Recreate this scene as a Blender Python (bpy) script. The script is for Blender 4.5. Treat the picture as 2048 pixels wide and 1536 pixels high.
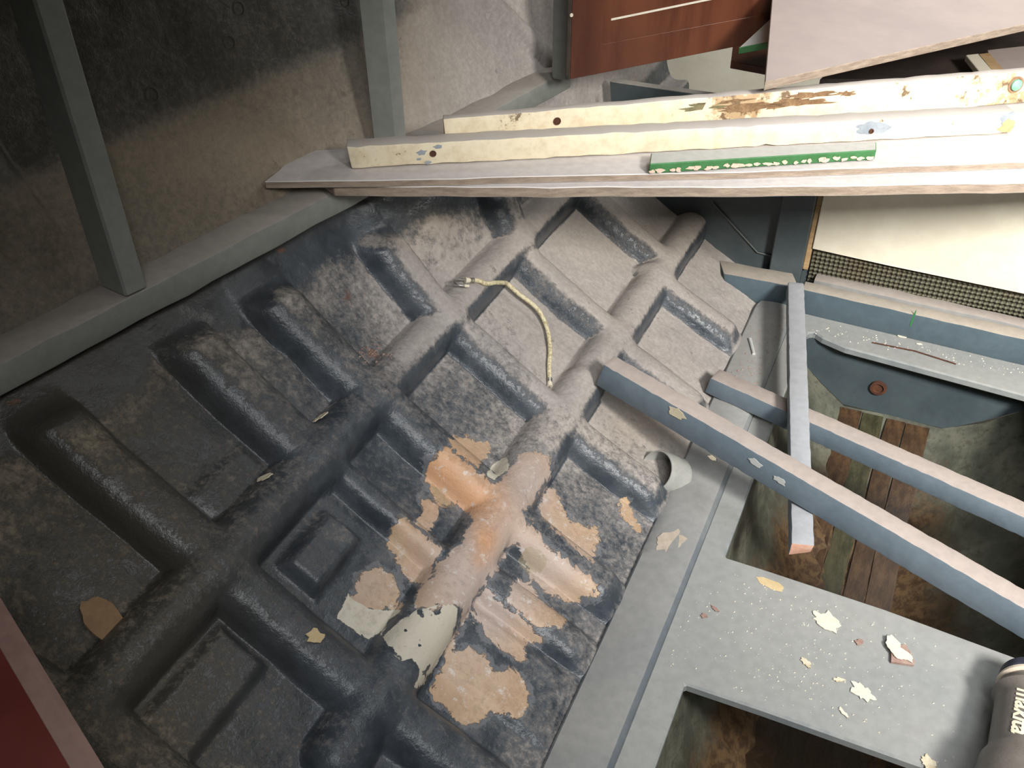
import bpy, bmesh, math, random
import numpy as np
from mathutils import Vector, Matrix
random.seed(4); rng = np.random.RandomState(7)
for o in list(bpy.data.objects): bpy.data.objects.remove(o)
SC = bpy.context.scene; COL = SC.collection

# ---------------------------------------------------------------- camera
F = 1850.0; CX, CY = 1024.0, 768.0; H = 0.9
_dn = np.array([31., -2412., F]); _dn /= np.linalg.norm(_dn)
_Z = -_dn
_L = np.array([1076., 1433., F]); _L -= _L.dot(_Z)*_Z; _L /= np.linalg.norm(_L)
_X = np.cross(_L, _Z)
if _X[0] < 0: _X = -_X
M = np.array([_X, _L, _Z])            # camera space (right, up, forward) -> world
EYE = np.array([0., 0., H])
cam = bpy.data.cameras.new('camera'); co = bpy.data.objects.new('camera', cam); COL.objects.link(co)
cam.sensor_fit = 'HORIZONTAL'; cam.sensor_width = 36; cam.lens = 36*F/2048; cam.clip_start = 0.02
R, U, W = M[:, 0], M[:, 1], M[:, 2]
co.matrix_world = Matrix(((R[0], U[0], -W[0], 0), (R[1], U[1], -W[1], 0), (R[2], U[2], -W[2], H), (0, 0, 0, 1)))
SC.camera = co

# ---------------------------------------------------------------- light
world = bpy.data.worlds.new('world'); SC.world = world; world.use_nodes = True
bg = world.node_tree.nodes['Background']; bg.inputs[0].default_value = (.80, .74, .62, 1); bg.inputs[1].default_value = 0.07
def area(name, loc, target, size, energy, col, sy=None):
    l = bpy.data.lights.new(name, 'AREA'); l.energy = energy; l.color = col; l.size = size
    if sy: l.shape = 'RECTANGLE'; l.size_y = sy
    o = bpy.data.objects.new(name, l); COL.objects.link(o); o.location = loc
    o.rotation_euler = (Vector(target)-Vector(loc)).to_track_quat('-Z', 'Y').to_euler(); return o
area('hatch_daylight', (0.42, 0.95, 2.1), (0.1, 1.0, 0), 0.9, 14, (.95, .98, 1.0))
area('window_daylight', (0.50, -0.60, 1.85), (0.1, 1.2, 0.15), 0.6, 24, (.97, .985, 1.0))
area('far_panel_fill', (0.06, 1.85, 1.09), (-.45, 2.05, .2), 0.25, 5, (1.0, .99, .95))  # added lamp out of view, brightens the far white panel
lc = area('right_boards_fill', (0.85, 0.05, 1.28), (0.42, 1.22, 0.38), 0.25, 17, (1.0, .97, .92)); lc.data.spread = math.radians(80)  # added unseen lamp, narrowed to blow out the boards at right
SC.view_settings.view_transform = 'Standard'; SC.view_settings.look = 'None'
SC.view_settings.gamma = 1; SC.view_settings.use_curve_mapping = False
SC.view_settings.exposure = 0.0

# ---------------------------------------------------------------- projection helpers
def ray(x, y): return M @ (np.array([x-CX, CY-y, F])/F)
def zp(x, y, z=0.):
    r = ray(x, y); return EYE + r*((z-H)/r[2])
def plp(x, y, n, p):
    r = ray(x, y); n = np.array(n, float); return EYE + r*(np.dot(np.array(p)-EYE, n)/r.dot(n))
def project(P):
    c = (P-EYE) @ M; return CX+F*c[..., 0]/c[..., 2], CY-F*c[..., 1]/c[..., 2]
def hull_z(x):
    d = np.maximum(0, -(x+.194)); return .5*d+.4*d*d
def hit(x, y, off=0.):
    r = ray(x, y); t = np.linspace(.3, 4, 6000); P = EYE+np.outer(t, r); g = P[:, 2]-hull_z(P[:, 0])-off
    i = np.where((g[:-1] > 0) & (g[1:] <= 0))[0]; return P[i[0]]
def vnoise(u, v, seed=0):
    r = np.random.RandomState(seed); g = r.rand(256, 256)
    iu = np.floor(u).astype(int); iv = np.floor(v).astype(int); fu = u-iu; fv = v-iv
    fu = fu*fu*(3-2*fu); fv = fv*fv*(3-2*fv)
    a = g[iu % 256, iv % 256]; b = g[(iu+1) % 256, iv % 256]; c = g[iu % 256, (iv+1) % 256]; d = g[(iu+1) % 256, (iv+1) % 256]
    return (a*(1-fu)+b*fu)*(1-fv)+(c*(1-fu)+d*fu)*fv-.5
def sstep(a, b, x):
    t = np.clip((x-a)/(b-a), 0, 1); return t*t*(3-2*t)

# ---------------------------------------------------------------- object helpers
def link(name, me, parent=None, mat=None, smooth=False):
    o = bpy.data.objects.new(name, me); COL.objects.link(o)
    if parent is not None: o.parent = parent
    if mat is not None:
        for m in (mat if isinstance(mat, (list, tuple)) else [mat]): me.materials.append(m)
    if smooth: me.shade_smooth()
    return o
def rebase(o, loc=None):
    """move the origin of a mesh object to the middle of its base"""
    me = o.data; n = len(me.vertices); co_ = np.empty(n*3, np.float32); me.vertices.foreach_get('co', co_)
    co_ = co_.reshape(-1, 3)
    b = np.array(loc) if loc is not None else np.array([(co_[:, 0].min()+co_[:, 0].max())/2, (co_[:, 1].min()+co_[:, 1].max())/2, co_[:, 2].min()])
    me.vertices.foreach_set('co', (co_-b).astype(np.float32).ravel()); me.update(); o.location = b
    return o
def tag(o, label=None, cat=None, group=None, kind=None):
    if label: o['label'] = label
    if cat: o['category'] = cat
    if group: o['group'] = group
    if kind: o['kind'] = kind
    return o
def empty(name, loc):
    o = bpy.data.objects.new(name, None); COL.objects.link(o); o.location = loc; o.empty_display_size = .05; return o
def adopt(o, parent):
    """parent o (in world coordinates) under an empty that is only translated"""
    o.parent = parent; o.location = Vector(o.location)-Vector(parent.location); return o
def pymesh(name, v, f):
    me = bpy.data.meshes.new(name); me.from_pydata([tuple(map(float, p)) for p in v], [], f); me.update(); return me
def fixn(me):
    bm = bmesh.new(); bm.from_mesh(me); bmesh.ops.recalc_face_normals(bm, faces=bm.faces); bm.to_mesh(me); bm.free()
def bevel(me, w, seg=2):
    bm = bmesh.new(); bm.from_mesh(me)
    es = [e for e in bm.edges if len(e.link_faces) == 2 and e.calc_face_angle(0) > .6]
    bmesh.ops.bevel(bm, geom=es, offset=w, segments=seg, profile=.5, affect='EDGES', clamp_overlap=True)
    bmesh.ops.recalc_face_normals(bm, faces=bm.faces); bm.to_mesh(me); bm.free()
def beam(name, p0, p1, w, d, mat, n=36, jit=.0005, bev=.0018, end0=None, end1=None, raw1=0, wob=0.0, parent=None):
    """p0->p1 is the camera-side top edge; w the vector across the top, d the vector down"""
    p0, p1, w, d = map(lambda a: np.array(a, float), (p0, p1, w, d))
    sh0 = np.array(end0 if end0 is not None else (0, 0, 0), float); sh1 = np.array(end1 if end1 is not None else (0, 0, 0), float)
    V = []; Fc = []
    for i in range(n+1):
        t = i/n; c = p0+(p1-p0)*t + np.array([0, 0, 1])*wob*math.sin(math.pi*t)
        for k, q in enumerate((0*w, w, w+d, d)):
            e = (sh0*(1-t)**12+sh1*t**12)*(1 if k >= 2 else 0)
            j = rng.randn(3)*jit
            if i == n and raw1: j = j+(p1-p0)/np.linalg.norm(p1-p0)*rng.uniform(-raw1, raw1)
            V.append(c+q+e+j)
    for i in range(n):
        for k in range(4):
            a = i*4+k; b = i*4+(k+1) % 4; Fc.append((a, b, b+4, a+4))
    Fc += [(0, 3, 2, 1), (n*4, n*4+1, n*4+2, n*4+3)]
    me = pymesh(name, V, Fc); fixn(me)
    if bev: bevel(me, bev, 2)
    o = link(name, me, None, mat, True); me.set_sharp_from_angle(angle=math.radians(38))
    rebase(o)
    if parent is not None: adopt(o, parent)
    return o
def prism(name, top, thick, mat, bev=.001, down=(0, 0, -1), parent=None, rag=0, sub=0):
    top = [np.array(p, float) for p in top]
    if sub:
        q = []
        for i, p in enumerate(top):
            b = top[(i+1) % len(top)]; n = max(1, int(np.linalg.norm(b-p)/sub))
            for k in range(n): q.append(p+(b-p)*k/n+np.append(rng.randn(2)*rag, 0))
        top = q
    dn_ = np.array(down, float)*thick; n = len(top)
    V = top+[p+dn_ for p in top]
    Fc = [tuple(range(n)), tuple(range(2*n-1, n-1, -1))]+[(i, (i+1) % n, n+(i+1) % n, n+i) for i in range(n)]
    me = pymesh(name, V, Fc); fixn(me)
    if bev: bevel(me, bev, 1)
    o = link(name, me, None, mat, False); rebase(o)
    if parent is not None: adopt(o, parent)
    return o
def box(name, a, b, mat, bev=.0015, parent=None):
    x0, y0, z0 = a; x1, y1, z1 = b
    return prism(name, [(x0, y0, z1), (x1, y0, z1), (x1, y1, z1), (x0, y1, z1)], z1-z0, mat, bev, parent=parent)
def tube(name, pts, rad, mat, parent=None, seg=10, closed=False, ripple=0):
    pts = [Vector(p) for p in pts]; n = len(pts); V = []; Fc = []
    up = Vector((0, 0, 1)); prev = None
    for i, p in enumerate(pts):
        t = (pts[min(i+1, n-1)]-pts[max(i-1, 0)]).normalized()
        a = t.cross(up) if prev is None else (prev-t*prev.dot(t))
        if a.length < 1e-4: a = t.cross(Vector((1, 0, 0)))
        a.normalize(); prev = a; b = t.cross(a)
        r = (rad[i] if hasattr(rad, '__len__') else rad)*(1+(ripple if i % 2 else 0))
        for k in range(seg):
            g = 2*math.pi*k/seg; V.append(p+(a*math.cos(g)+b*math.sin(g))*r)
    for i in range(n-1):
        for k in range(seg):
            Fc.append((i*seg+k, i*seg+(k+1) % seg, (i+1)*seg+(k+1) % seg, (i+1)*seg+k))
    Fc += [tuple(range(seg-1, -1, -1)), tuple(range((n-1)*seg, n*seg))]
    me = pymesh(name, V, Fc); fixn(me); o = link(name, me, None, mat, True); me.set_sharp_from_angle(angle=math.radians(60)); rebase(o)
    if parent is not None: adopt(o, parent)
    return o
def lathe(name, base, axis, prof, mat, parent=None, seg=48, cap=True, sharp=35):
    """prof: list of (distance along axis, radius)"""
    base = Vector(base); ax = Vector(axis).normalized(); a = ax.orthogonal().normalized(); b = ax.cross(a); V = []; Fc = []
    for h, r in prof:
        for k in range(seg):
            g = 2*math.pi*k/seg; V.append(base+ax*h+(a*math.cos(g)+b*math.sin(g))*r)
    m = len(prof)
    for i in range(m-1):
        for k in range(seg): Fc.append((i*seg+k, i*seg+(k+1) % seg, (i+1)*seg+(k+1) % seg, (i+1)*seg+k))
    if cap: Fc += [tuple(range(seg-1, -1, -1)), tuple(range((m-1)*seg, m*seg))]
    me = pymesh(name, V, Fc); fixn(me); o = link(name, me, None, mat, True); me.set_sharp_from_angle(angle=math.radians(sharp)); rebase(o)
    if parent is not None: adopt(o, parent)
    return o

# ---------------------------------------------------------------- material helpers
class NB:
    def __init__(s, name):
        s.m = bpy.data.materials.new(name); s.m.use_nodes = True; s.t = s.m.node_tree; s.n = s.t.nodes; s.l = s.t.links
        s.b = s.n['Principled BSDF']; s.tc = s.n.new('ShaderNodeTexCoord'); s.geo = s.n.new('ShaderNodeNewGeometry')
    def put(s, sock, v):
        if isinstance(v, (int, float)): sock.default_value = v
        elif isinstance(v, (tuple, list)): sock.default_value = (*v, 1) if len(v) == 3 and sock.type == 'RGBA' else v
        else: s.l.new(v, sock)
    def noise(s, scale, detail=4, rough=.55, stretch=None, seed=0, world=False, dist=0):
        n = s.n.new('ShaderNodeTexNoise'); n.inputs['Scale'].default_value = scale; n.inputs['Detail'].default_value = detail
        n.inputs['Roughness'].default_value = rough; n.inputs['Distortion'].default_value = dist
        mp = s.n.new('ShaderNodeMapping'); mp.inputs['Location'].default_value = (seed*1.7, seed*.9, seed*2.3)
        if stretch: mp.inputs['Scale'].default_value = stretch
        s.l.new(s.geo.outputs['Position'] if world else s.tc.outputs['Object'], mp.inputs[0]); s.l.new(mp.outputs[0], n.inputs['Vector'])
        return n.outputs['Fac']
    def math(s, op, a, b=0., c=None, clamp=False):
        n = s.n.new('ShaderNodeMath'); n.operation = op; n.use_clamp = clamp; s.put(n.inputs[0], a); s.put(n.inputs[1], b)
        if c is not None: s.put(n.inputs[2], c)
        return n.outputs[0]
    def step(s, v, lo, hi, a=0., b=1.):
        n = s.n.new('ShaderNodeMapRange'); n.interpolation_type = 'SMOOTHSTEP'; s.put(n.inputs['Value'], v)
        n.inputs['From Min'].default_value = lo; n.inputs['From Max'].default_value = hi
        n.inputs['To Min'].default_value = a; n.inputs['To Max'].default_value = b; return n.outputs[0]
    def mix(s, f, a, b, mode='MIX'):
        n = s.n.new('ShaderNodeMix'); n.data_type = 'RGBA'; n.blend_type = mode
        s.put(n.inputs[0], f); s.put(n.inputs[6], a); s.put(n.inputs[7], b); return n.outputs[2]
    def attr(s, name):
        n = s.n.new('ShaderNodeAttribute'); n.attribute_name = name; return n.outputs['Fac']
    def nz(s):
        n = s.n.new('ShaderNodeSeparateXYZ'); s.l.new(s.geo.outputs['Normal'], n.inputs[0]); return n.outputs[2]
    def sep(s, src):
        n = s.n.new('ShaderNodeSeparateXYZ'); s.l.new(src, n.inputs[0]); return n.outputs
    def bump(s, h, strength=.3, dist=.002):
        n = s.n.new('ShaderNodeBump'); n.inputs['Strength'].default_value = strength; n.inputs['Distance'].default_value = dist
        s.l.new(h, n.inputs['Height']); s.l.new(n.outputs[0], s.b.inputs['Normal'])
    def done(s, col, rough=.7, metal=0., spec=.4):
        s.put(s.b.inputs['Base Color'], col); s.put(s.b.inputs['Roughness'], rough); s.put(s.b.inputs['Metallic'], metal)
        s.b.inputs['Specular IOR Level'].default_value = spec; return s.m
def mat_dusty(name, base, base2, dust, lo=.45, hi=.8, chip=None, chip_t=.68, chip_s=30, rough=.55, dust_k=1., grain=None, seed=0, blotch=9):
    b = NB(name); n1 = b.noise(blotch, 5, .6, seed=seed); n2 = b.noise(90, 4, .6, grain, seed=seed+3)
    c = b.mix(b.step(n1, .35, .65), base, base2)
    f = b.math('MULTIPLY', b.step(b.math('ADD', b.nz(), b.math('MULTIPLY', b.math('SUBTRACT', n2, .5), .5)), lo, hi), dust_k)
    f = b.math('MULTIPLY', f, b.step(n1, .2, .5, .75, 1.))
    c = b.mix(f, c, dust)
    c = b.mix(b.step(n2, .3, .7, .12, 0.), c, (.02, .02, .02))
    if chip is not None:
        cm = b.step(b.noise(chip_s, 5, .65, seed=seed+9), chip_t, chip_t+.03); c = b.mix(cm, c, chip)
    b.bump(n2, .25, .0012)
    return b.done(c, b.math('ADD', rough, b.math('MULTIPLY', f, .35)))
def mat_plain(name, c1, c2, scale=20, rough=.6, metal=0., bump=.2, stretch=None, seed=0, spec=.4):
    b = NB(name); n1 = b.noise(scale, 5, .6, stretch, seed=seed); n2 = b.noise(scale*6, 3, .6, stretch, seed=seed+2)
    c = b.mix(b.step(b.math('ADD', b.math('MULTIPLY', n1, .7), b.math('MULTIPLY', n2, .3)), .35, .65), c1, c2); b.bump(n2, bump, .001)
    return b.done(c, rough, metal, spec)

SLATE = (.085, .105, .125); SLATE2 = (.115, .135, .15); DUST = (.37, .335, .30)
M_slate = mat_dusty('slate_paint_batten', (.125, .165, .20), (.15, .19, .225), (.35, .30, .27), .5, .8, chip=(.50, .44, .32), chip_t=.72, chip_s=22, rough=.5)
M_slate3 = mat_dusty('pale_slate_batten', (.17, .205, .24), (.20, .235, .27), (.33, .34, .36), .5, .8, rough=.5, seed=5)
M_frame = mat_dusty('grey_green_frame_paint', (.20, .21, .19), (.235, .24, .22), (.34, .31, .275), .5, .85, rough=.5, seed=2)
M_floor = mat_dusty('grey_floor_paint', (.175, .20, .21), (.25, .26, .25), (.30, .30, .285), .5, .9, dust_k=.7, chip=(.45, .37, .22), chip_t=.80, chip_s=26, rough=.6, seed=8, blotch=5)
M_keel = mat_dusty('keel_strip_paint', (.12, .14, .16), (.24, .255, .255), (.35, .33, .30), .6, .95, dust_k=.5, chip=(.46, .37, .26), chip_t=.76, chip_s=20, rough=.6, seed=4, blotch=4)
M_bulk = mat_dusty('dark_slate_bulkhead', (.05, .065, .07), (.07, .085, .09), (.30, .28, .25), .3, .8, rough=.4, seed=3)
M_beam = mat_dusty('blue_slate_beam', (.070, .10, .12), (.085, .12, .14), (.36, .32, .27), .5, .8, rough=.5, seed=1)

# ---------------------------------------------------------------- hull
def hull_mat():
    b = NB('moulded_hull_paint')
    big = b.noise(5, 4, .6); mid = b.noise(22, 6, .65, seed=2); fine = b.noise(140, 4, .7, seed=4); grit = b.noise(120, 6, .8, seed=11)
    slate = b.mix(b.step(mid, .35, .65), (.034, .043, .054), (.066, .078, .093))
    dustc = b.mix(b.step(big, .35, .65), (.325, .30, .285), (.40, .365, .335))
    dustc = b.mix(b.step(fine, .35, .7, .3, 0.), dustc, (.12, .10, .09))
    warm = b.attr('warm')
    dustc = b.mix(b.math('MULTIPLY', warm, .75), dustc, (.30, .235, .15)); slate = b.mix(warm, slate, (.050, .046, .038))
    d = b.attr('dust')
    f = b.math('ADD', d, b.math('MULTIPLY', b.math('MULTIPLY', b.math('SUBTRACT', grit, .5), 1.3), b.math('SUBTRACT', 1., b.math('MULTIPLY', b.attr('side'), .55))))
    f = b.math('ADD', f, b.math('MULTIPLY', b.math('MULTIPLY', b.math('SUBTRACT', mid, .5), .6), b.math('SUBTRACT', 1., b.math('MULTIPLY', b.attr('side'), .8))))
    f = b.step(f, .22, .78)
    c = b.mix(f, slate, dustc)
    c = b.mix(b.step(b.noise(38, 5, .7, seed=6), .66, .70, 0, .5), c, (.09, .07, .06))
    # bare laminate patches
    def mask(nm, amp, seed, s=45):
        v = b.math('ADD', b.attr(nm), b.math('MULTIPLY', b.math('SUBTRACT', b.noise(s, 7, .7, seed=seed, dist=.6), .5), amp))
        return b.step(v, .48, .54)
    halo = b.step(b.math('ADD', b.attr('tan'), b.math('MULTIPLY', b.math('SUBTRACT', b.noise(35, 7, .75, seed=17), .5), 1.6)), .38, .45)
    c = b.mix(b.math('MULTIPLY', halo, .4), c, (.24, .245, .26))
    tanc = b.mix(b.step(mid, .3, .7), (.42, .275, .165), (.52, .37, .245))
    tanc = b.mix(b.attr('pink'), tanc, (.45, .365, .325))
    tanc = b.mix(b.attr('orange'), tanc, (.58, .30, .145))
    tanc = b.mix(b.step(b.noise(75, 5, .75, seed=21), .56, .66, 0, .6), tanc, (.62, .60, .58))
    tanc = b.mix(b.step(b.noise(50, 5, .75, seed=23), .67, .70, 0, .9), tanc, (.16, .17, .20))
    tm = mask('tan', 1.15, 13, 55); c = b.mix(tm, c, tanc)
    cm = mask('cream', .75, 15, 40)
    hole = b.step(b.noise(48, 3, .5, seed=29), .62, .64, 1, 0)
    cm = b.math('MULTIPLY', cm, hole)
    c = b.mix(cm, c, (.55, .51, .42))
    rm = mask('rust', .9, 31); c = b.mix(b.math('MULTIPLY', rm, .75), c, (.16, .075, .045))
    ol = mask('olive', .9, 33); c = b.mix(b.math('MULTIPLY', ol, .5), c, (.30, .25, .15))
    cov = b.math('MAXIMUM', tm, cm)
    bh = b.math('ADD', b.math('MULTIPLY', fine, .35), b.math('ADD', b.math('MULTIPLY', mid, .8), b.math('MULTIPLY', cov, -.5)))
    bh = b.math('ADD', bh, b.math('MULTIPLY', f, .4))
    b.bump(bh, .7, .0035)
    r = b.math('ADD', .33, b.math('MULTIPLY', f, .5)); r = b.math('ADD', r, b.math('MULTIPLY', cov, .2), clamp=True)
    return b.done(c, r, 0, .45)
M_hull = hull_mat()

Y0, Y1, DY = .10, 1.93, .0032
ys = np.arange(Y0, Y1, DY); NY = len(ys)
def xs_of(y): return -.722+.192*(np.minimum(y, 1.42)-.42)
SL = np.concatenate([np.arange(0, .62, .0032), np.arange(.62, 1.45, .009)]); NS = len(SL)
P = np.zeros((NY, NS, 3))
for j, y in enumerate(ys):
    xs = xs_of(y)
    x = np.linspace(-.180, -.50, 60); low = np.stack([x, np.where(x > -.194, -.004, hull_z(x))], 1)
    p0 = np.array([-.50, hull_z(-.50)]); p3 = np.array([xs-.024, .382]); ch = np.linalg.norm(p3-p0)
    t0 = np.array([-1, .745]); t0 /= np.linalg.norm(t0); cd = (p3-p0)/ch; upd = np.array([-.36, 1.]); upd /= np.linalg.norm(upd)
    t1 = cd*.6+upd*.4; t1 /= np.linalg.norm(t1)
    k = min(.33*ch, .06); p1 = p0+t0*k; p2 = p3-t1*.33*ch
    t = np.linspace(0, 1, 50)[1:, None]; mid = (1-t)**3*p0+3*(1-t)**2*t*p1+3*(1-t)*t*t*p2+t**3*p3
    t = np.linspace(0, 1, 50)[1:, None]; q1 = p3+t1*.12; q2 = p3+upd*.35; q3 = p3+np.array([-.27, 1.0])*.95
    upc = (1-t)**3*p3+3*(1-t)**2*t*q1+3*(1-t)*t*t*q2+t**3*q3
    c = np.concatenate([low, mid, upc]); s = np.concatenate([[0], np.cumsum(np.linalg.norm(np.diff(c, axis=0), axis=1))])
    sl = SL*min(1, s[-1]/SL[-1])
    P[j, :, 0] = np.interp(SL, s, c[:, 0]); P[j, :, 2] = np.interp(SL, s, c[:, 1]); P[j, :, 1] = y
def normals(P):
    du = np.gradient(P, axis=1); dv = np.gradient(P, axis=0); n = np.cross(du, dv); n /= np.linalg.norm(n, axis=2, keepdims=True)+1e-9
    return n if n[10, 10, 2] > 0 else -n
N0 = normals(P)
SS, YY = np.meshgrid(SL, ys)
_x = np.linspace(-.180, -.50, 400); _z = np.where(_x > -.194, -.004, hull_z(_x)); _s = np.concatenate([[0], np.cumsum(np.hypot(np.diff(_x), np.diff(_z)))])
def s_of(x):
    if x >= -.5: return float(np.interp(-x, -_x, _s))
    return float(_s[-1]+(-.5-x)*1.30)
ribs = []     # (name, (s0,y0), (s1,y1), halfwidth, height)
def R_(name, x0, y0, x1, y1, hw, h, taper=0): ribs.append((name, (s_of(x0), y0), (s_of(x1), y1), hw, h))
B1, B2 = -.520, -.353
S1, S2 = s_of(B1), s_of(B2)
hA = .031
R_('stringer_rib', B1-.003, .20, B1-.003, 1.46, .030, .030)
R_('stringer_rib', B1+.01, 1.40, B1+.02, 2.3, .028, .028)
R_('stringer_rib', B2-.003, .36, B2-.001, .98, .033, .032)
R_('stringer_rib', B2-.001, .98, B2+.008, 1.56, .031, .032)
def AR(y_top, y_mid, y_low, x_top=-.70, hw=.036):
    if y_top is not None: R_('rib', x_top, y_top, B1, y_top if y_mid is None else (y_top+y_mid)/2, hw, hA)
    if y_mid is not None: R_('rib', B1, y_mid, B2, y_mid, hw*.92, hA*.95)
    if y_low is not None: R_('rib', B2, y_low, -.185, y_low, hw*.92, hA*.9)
AR(.432, .425, .425, x_top=-.690, hw=.034)
AR(.594, None, None, x_top=-.675, hw=.036)
AR(.708, .720, .712, x_top=-.672)
AR(.892, .900, .895, x_top=-.645)
AR(1.145, 1.112, 1.098, x_top=-.60, hw=.038)
AR(1.42, 1.36, 1.305, x_top=-.60, hw=.038)
R_('rib', B1, .604, B2, .604, .019, .022)             # narrow rib between the stringers
R_('rib', B2, .622, -.185, .622, .026, .018)
R_('rib', B2, .30, -.185, .30, .034, .026)
R_('rib', -.69, .22, B1, .24, .036, .026)
R_('rib', B1, .245, B2, .245, .034, .026)
Hs = []
for (nm, a, c, hw, h) in ribs:
    a = np.array(a); c = np.array(c); d = c-a; L2 = d.dot(d)
    t = np.clip(((SS-a[0])*d[0]+(YY-a[1])*d[1])/L2, 0, 1)
    wob = 1+.10*vnoise(YY*14+a[0]*31, SS*14+a[1]*17, 5)
    dist = np.hypot(SS-a[0]-t*d[0], YY-a[1]-t*d[1])/(hw*wob)
    q = np.clip(dist, 0, 1); Hs.append(h*(1-q**2.3)**.62)
# raised pads inside bays
def pad(s0, s1, y0, y1, h, r=.006):
    dx = np.minimum(SS-s0, s1-SS); dy = np.minimum(YY-y0, y1-YY); return h*sstep(-r, r, np.minimum(dx, dy))
pads = pad(s_of(-.448), s_of(-.486), .475, .555, .016)+pad(s_of(-.445), s_of(-.49), .275, .385, .010)
pads = pads+pad(s_of(-.20), s_of(-.33), .50, .585, .006)+pad(s_of(-.545), s_of(-.575), .47, .55, .004)
Hs = np.array(Hs)
kk = 220.
Hm = np.log(np.exp(Hs*kk).sum(0)-len(Hs)+1)/kk
Hm = np.minimum(Hm, Hs.max(0)+.004)
rid = Hs.argmax(0); rmax = Hs.max(0)
Hm = np.maximum(Hm, pads)
Hm = Hm*(.22+.78*sstep(.012, .050, SS))*(1-.9*((SS < .66)*sstep(.0, .035, SS-np.array([np.interp(xs_of(y)+.012, P[j][::-1, 0], SL[::-1]) for j, y in enumerate(ys)])[:, None]+.03)))
nse = vnoise(SS*18, YY*18, 1)*.004+vnoise(SS*45, YY*45, 2)*.0018+vnoise(SS*120, YY*120, 3)*.0007
low = (SS < .70)
Hm = Hm+nse*np.where(rmax > .01, .55, 1.)*sstep(-.01, .02, SS)
# side of the hull: faint frame ridges
def ridge(x0, y0, x1, y1, w, h, off_s):   # along s (upwards)
    t = np.clip((SS-off_s)/(1.4-off_s), 0, 1); yc = y0+(y1-y0)*t
    return h*np.clip(1-((YY-yc)/w)**2, 0, 1)**.6*sstep(off_s, off_s+.10, SS)
Hm = Hm+ridge(0, .540, 0, .46, .03, .020, .70)+ridge(0, 1.46, 0, .70, .022, .014, .52)
PD = P+N0*Hm[..., None]
ND = normals(PD)
px, py = project(PD)
# painted / worn regions
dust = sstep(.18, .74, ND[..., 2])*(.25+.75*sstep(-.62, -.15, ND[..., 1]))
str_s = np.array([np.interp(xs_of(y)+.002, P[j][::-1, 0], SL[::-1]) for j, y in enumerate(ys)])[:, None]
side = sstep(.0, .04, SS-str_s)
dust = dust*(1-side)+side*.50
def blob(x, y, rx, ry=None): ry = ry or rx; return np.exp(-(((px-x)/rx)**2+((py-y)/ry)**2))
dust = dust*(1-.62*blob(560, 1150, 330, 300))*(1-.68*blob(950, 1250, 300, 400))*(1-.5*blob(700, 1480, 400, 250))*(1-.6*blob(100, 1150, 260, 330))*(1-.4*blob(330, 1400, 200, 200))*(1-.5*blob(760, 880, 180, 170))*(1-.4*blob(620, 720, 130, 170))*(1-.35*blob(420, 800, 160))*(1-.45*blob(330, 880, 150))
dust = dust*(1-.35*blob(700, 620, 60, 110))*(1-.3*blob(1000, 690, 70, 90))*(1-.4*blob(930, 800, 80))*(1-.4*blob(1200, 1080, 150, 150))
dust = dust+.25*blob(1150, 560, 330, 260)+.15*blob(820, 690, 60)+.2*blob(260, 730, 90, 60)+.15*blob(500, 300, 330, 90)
dust = dust*(1-.85*sstep(-.055, -.02, SS-str_s-.018*vnoise(YY*25, SS*25, 77)*2)*(SS < str_s+.04)*(YY < 1.2))
dust = dust*.86
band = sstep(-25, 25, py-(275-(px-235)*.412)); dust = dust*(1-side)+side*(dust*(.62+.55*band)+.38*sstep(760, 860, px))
warm = np.clip(.75*side*sstep(1000, 700, px)+sstep(760, 150, px)*.9+blob(250, 1300, 350)*.4+.5*blob(850, 430, 90, 50)+.35*blob(1250, 460, 300, 80)+.4*blob(1290, 850, 110, 60), 0, 1)
def polymask(polys, soft=26.):
    out = np.full(px.shape, 0.)
    for poly in polys:
        a = np.array(poly, float); x0, y0 = a.min(0)-soft*1.5; x1, y1 = a.max(0)+soft*1.5
        sel = (px > x0) & (px < x1) & (py > y0) & (py < y1) & (SS < .66)
        X, Yv = px[sel], py[sel]
        inside = np.zeros(X.shape, bool); dm = np.full(X.shape, 1e9)
        for i in range(len(a)):
            p, q = a[i], a[(i+1) % len(a)]; d = q-p
            t = np.clip(((X-p[0])*d[0]+(Yv-p[1])*d[1])/(d.dot(d)+1e-9), 0, 1); dm = np.minimum(dm, np.hypot(X-p[0]-t*d[0], Yv-p[1]-t*d[1]))
            cr = ((p[1] > Yv) != (q[1] > Yv)) & (X < (q[0]-p[0])*(Yv-p[1])/((q[1]-p[1]) if q[1] != p[1] else 1e-9)+p[0]); inside ^= cr
        v = .5+np.where(inside, dm, -dm)/(2*soft); out[sel] = np.maximum(out[sel], np.clip(v, 0, 1))
    return out
def K(pts, ox=600, oy=780, s=2.195): return [(ox+x/s, oy+y/s) for x, y in pts]
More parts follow.
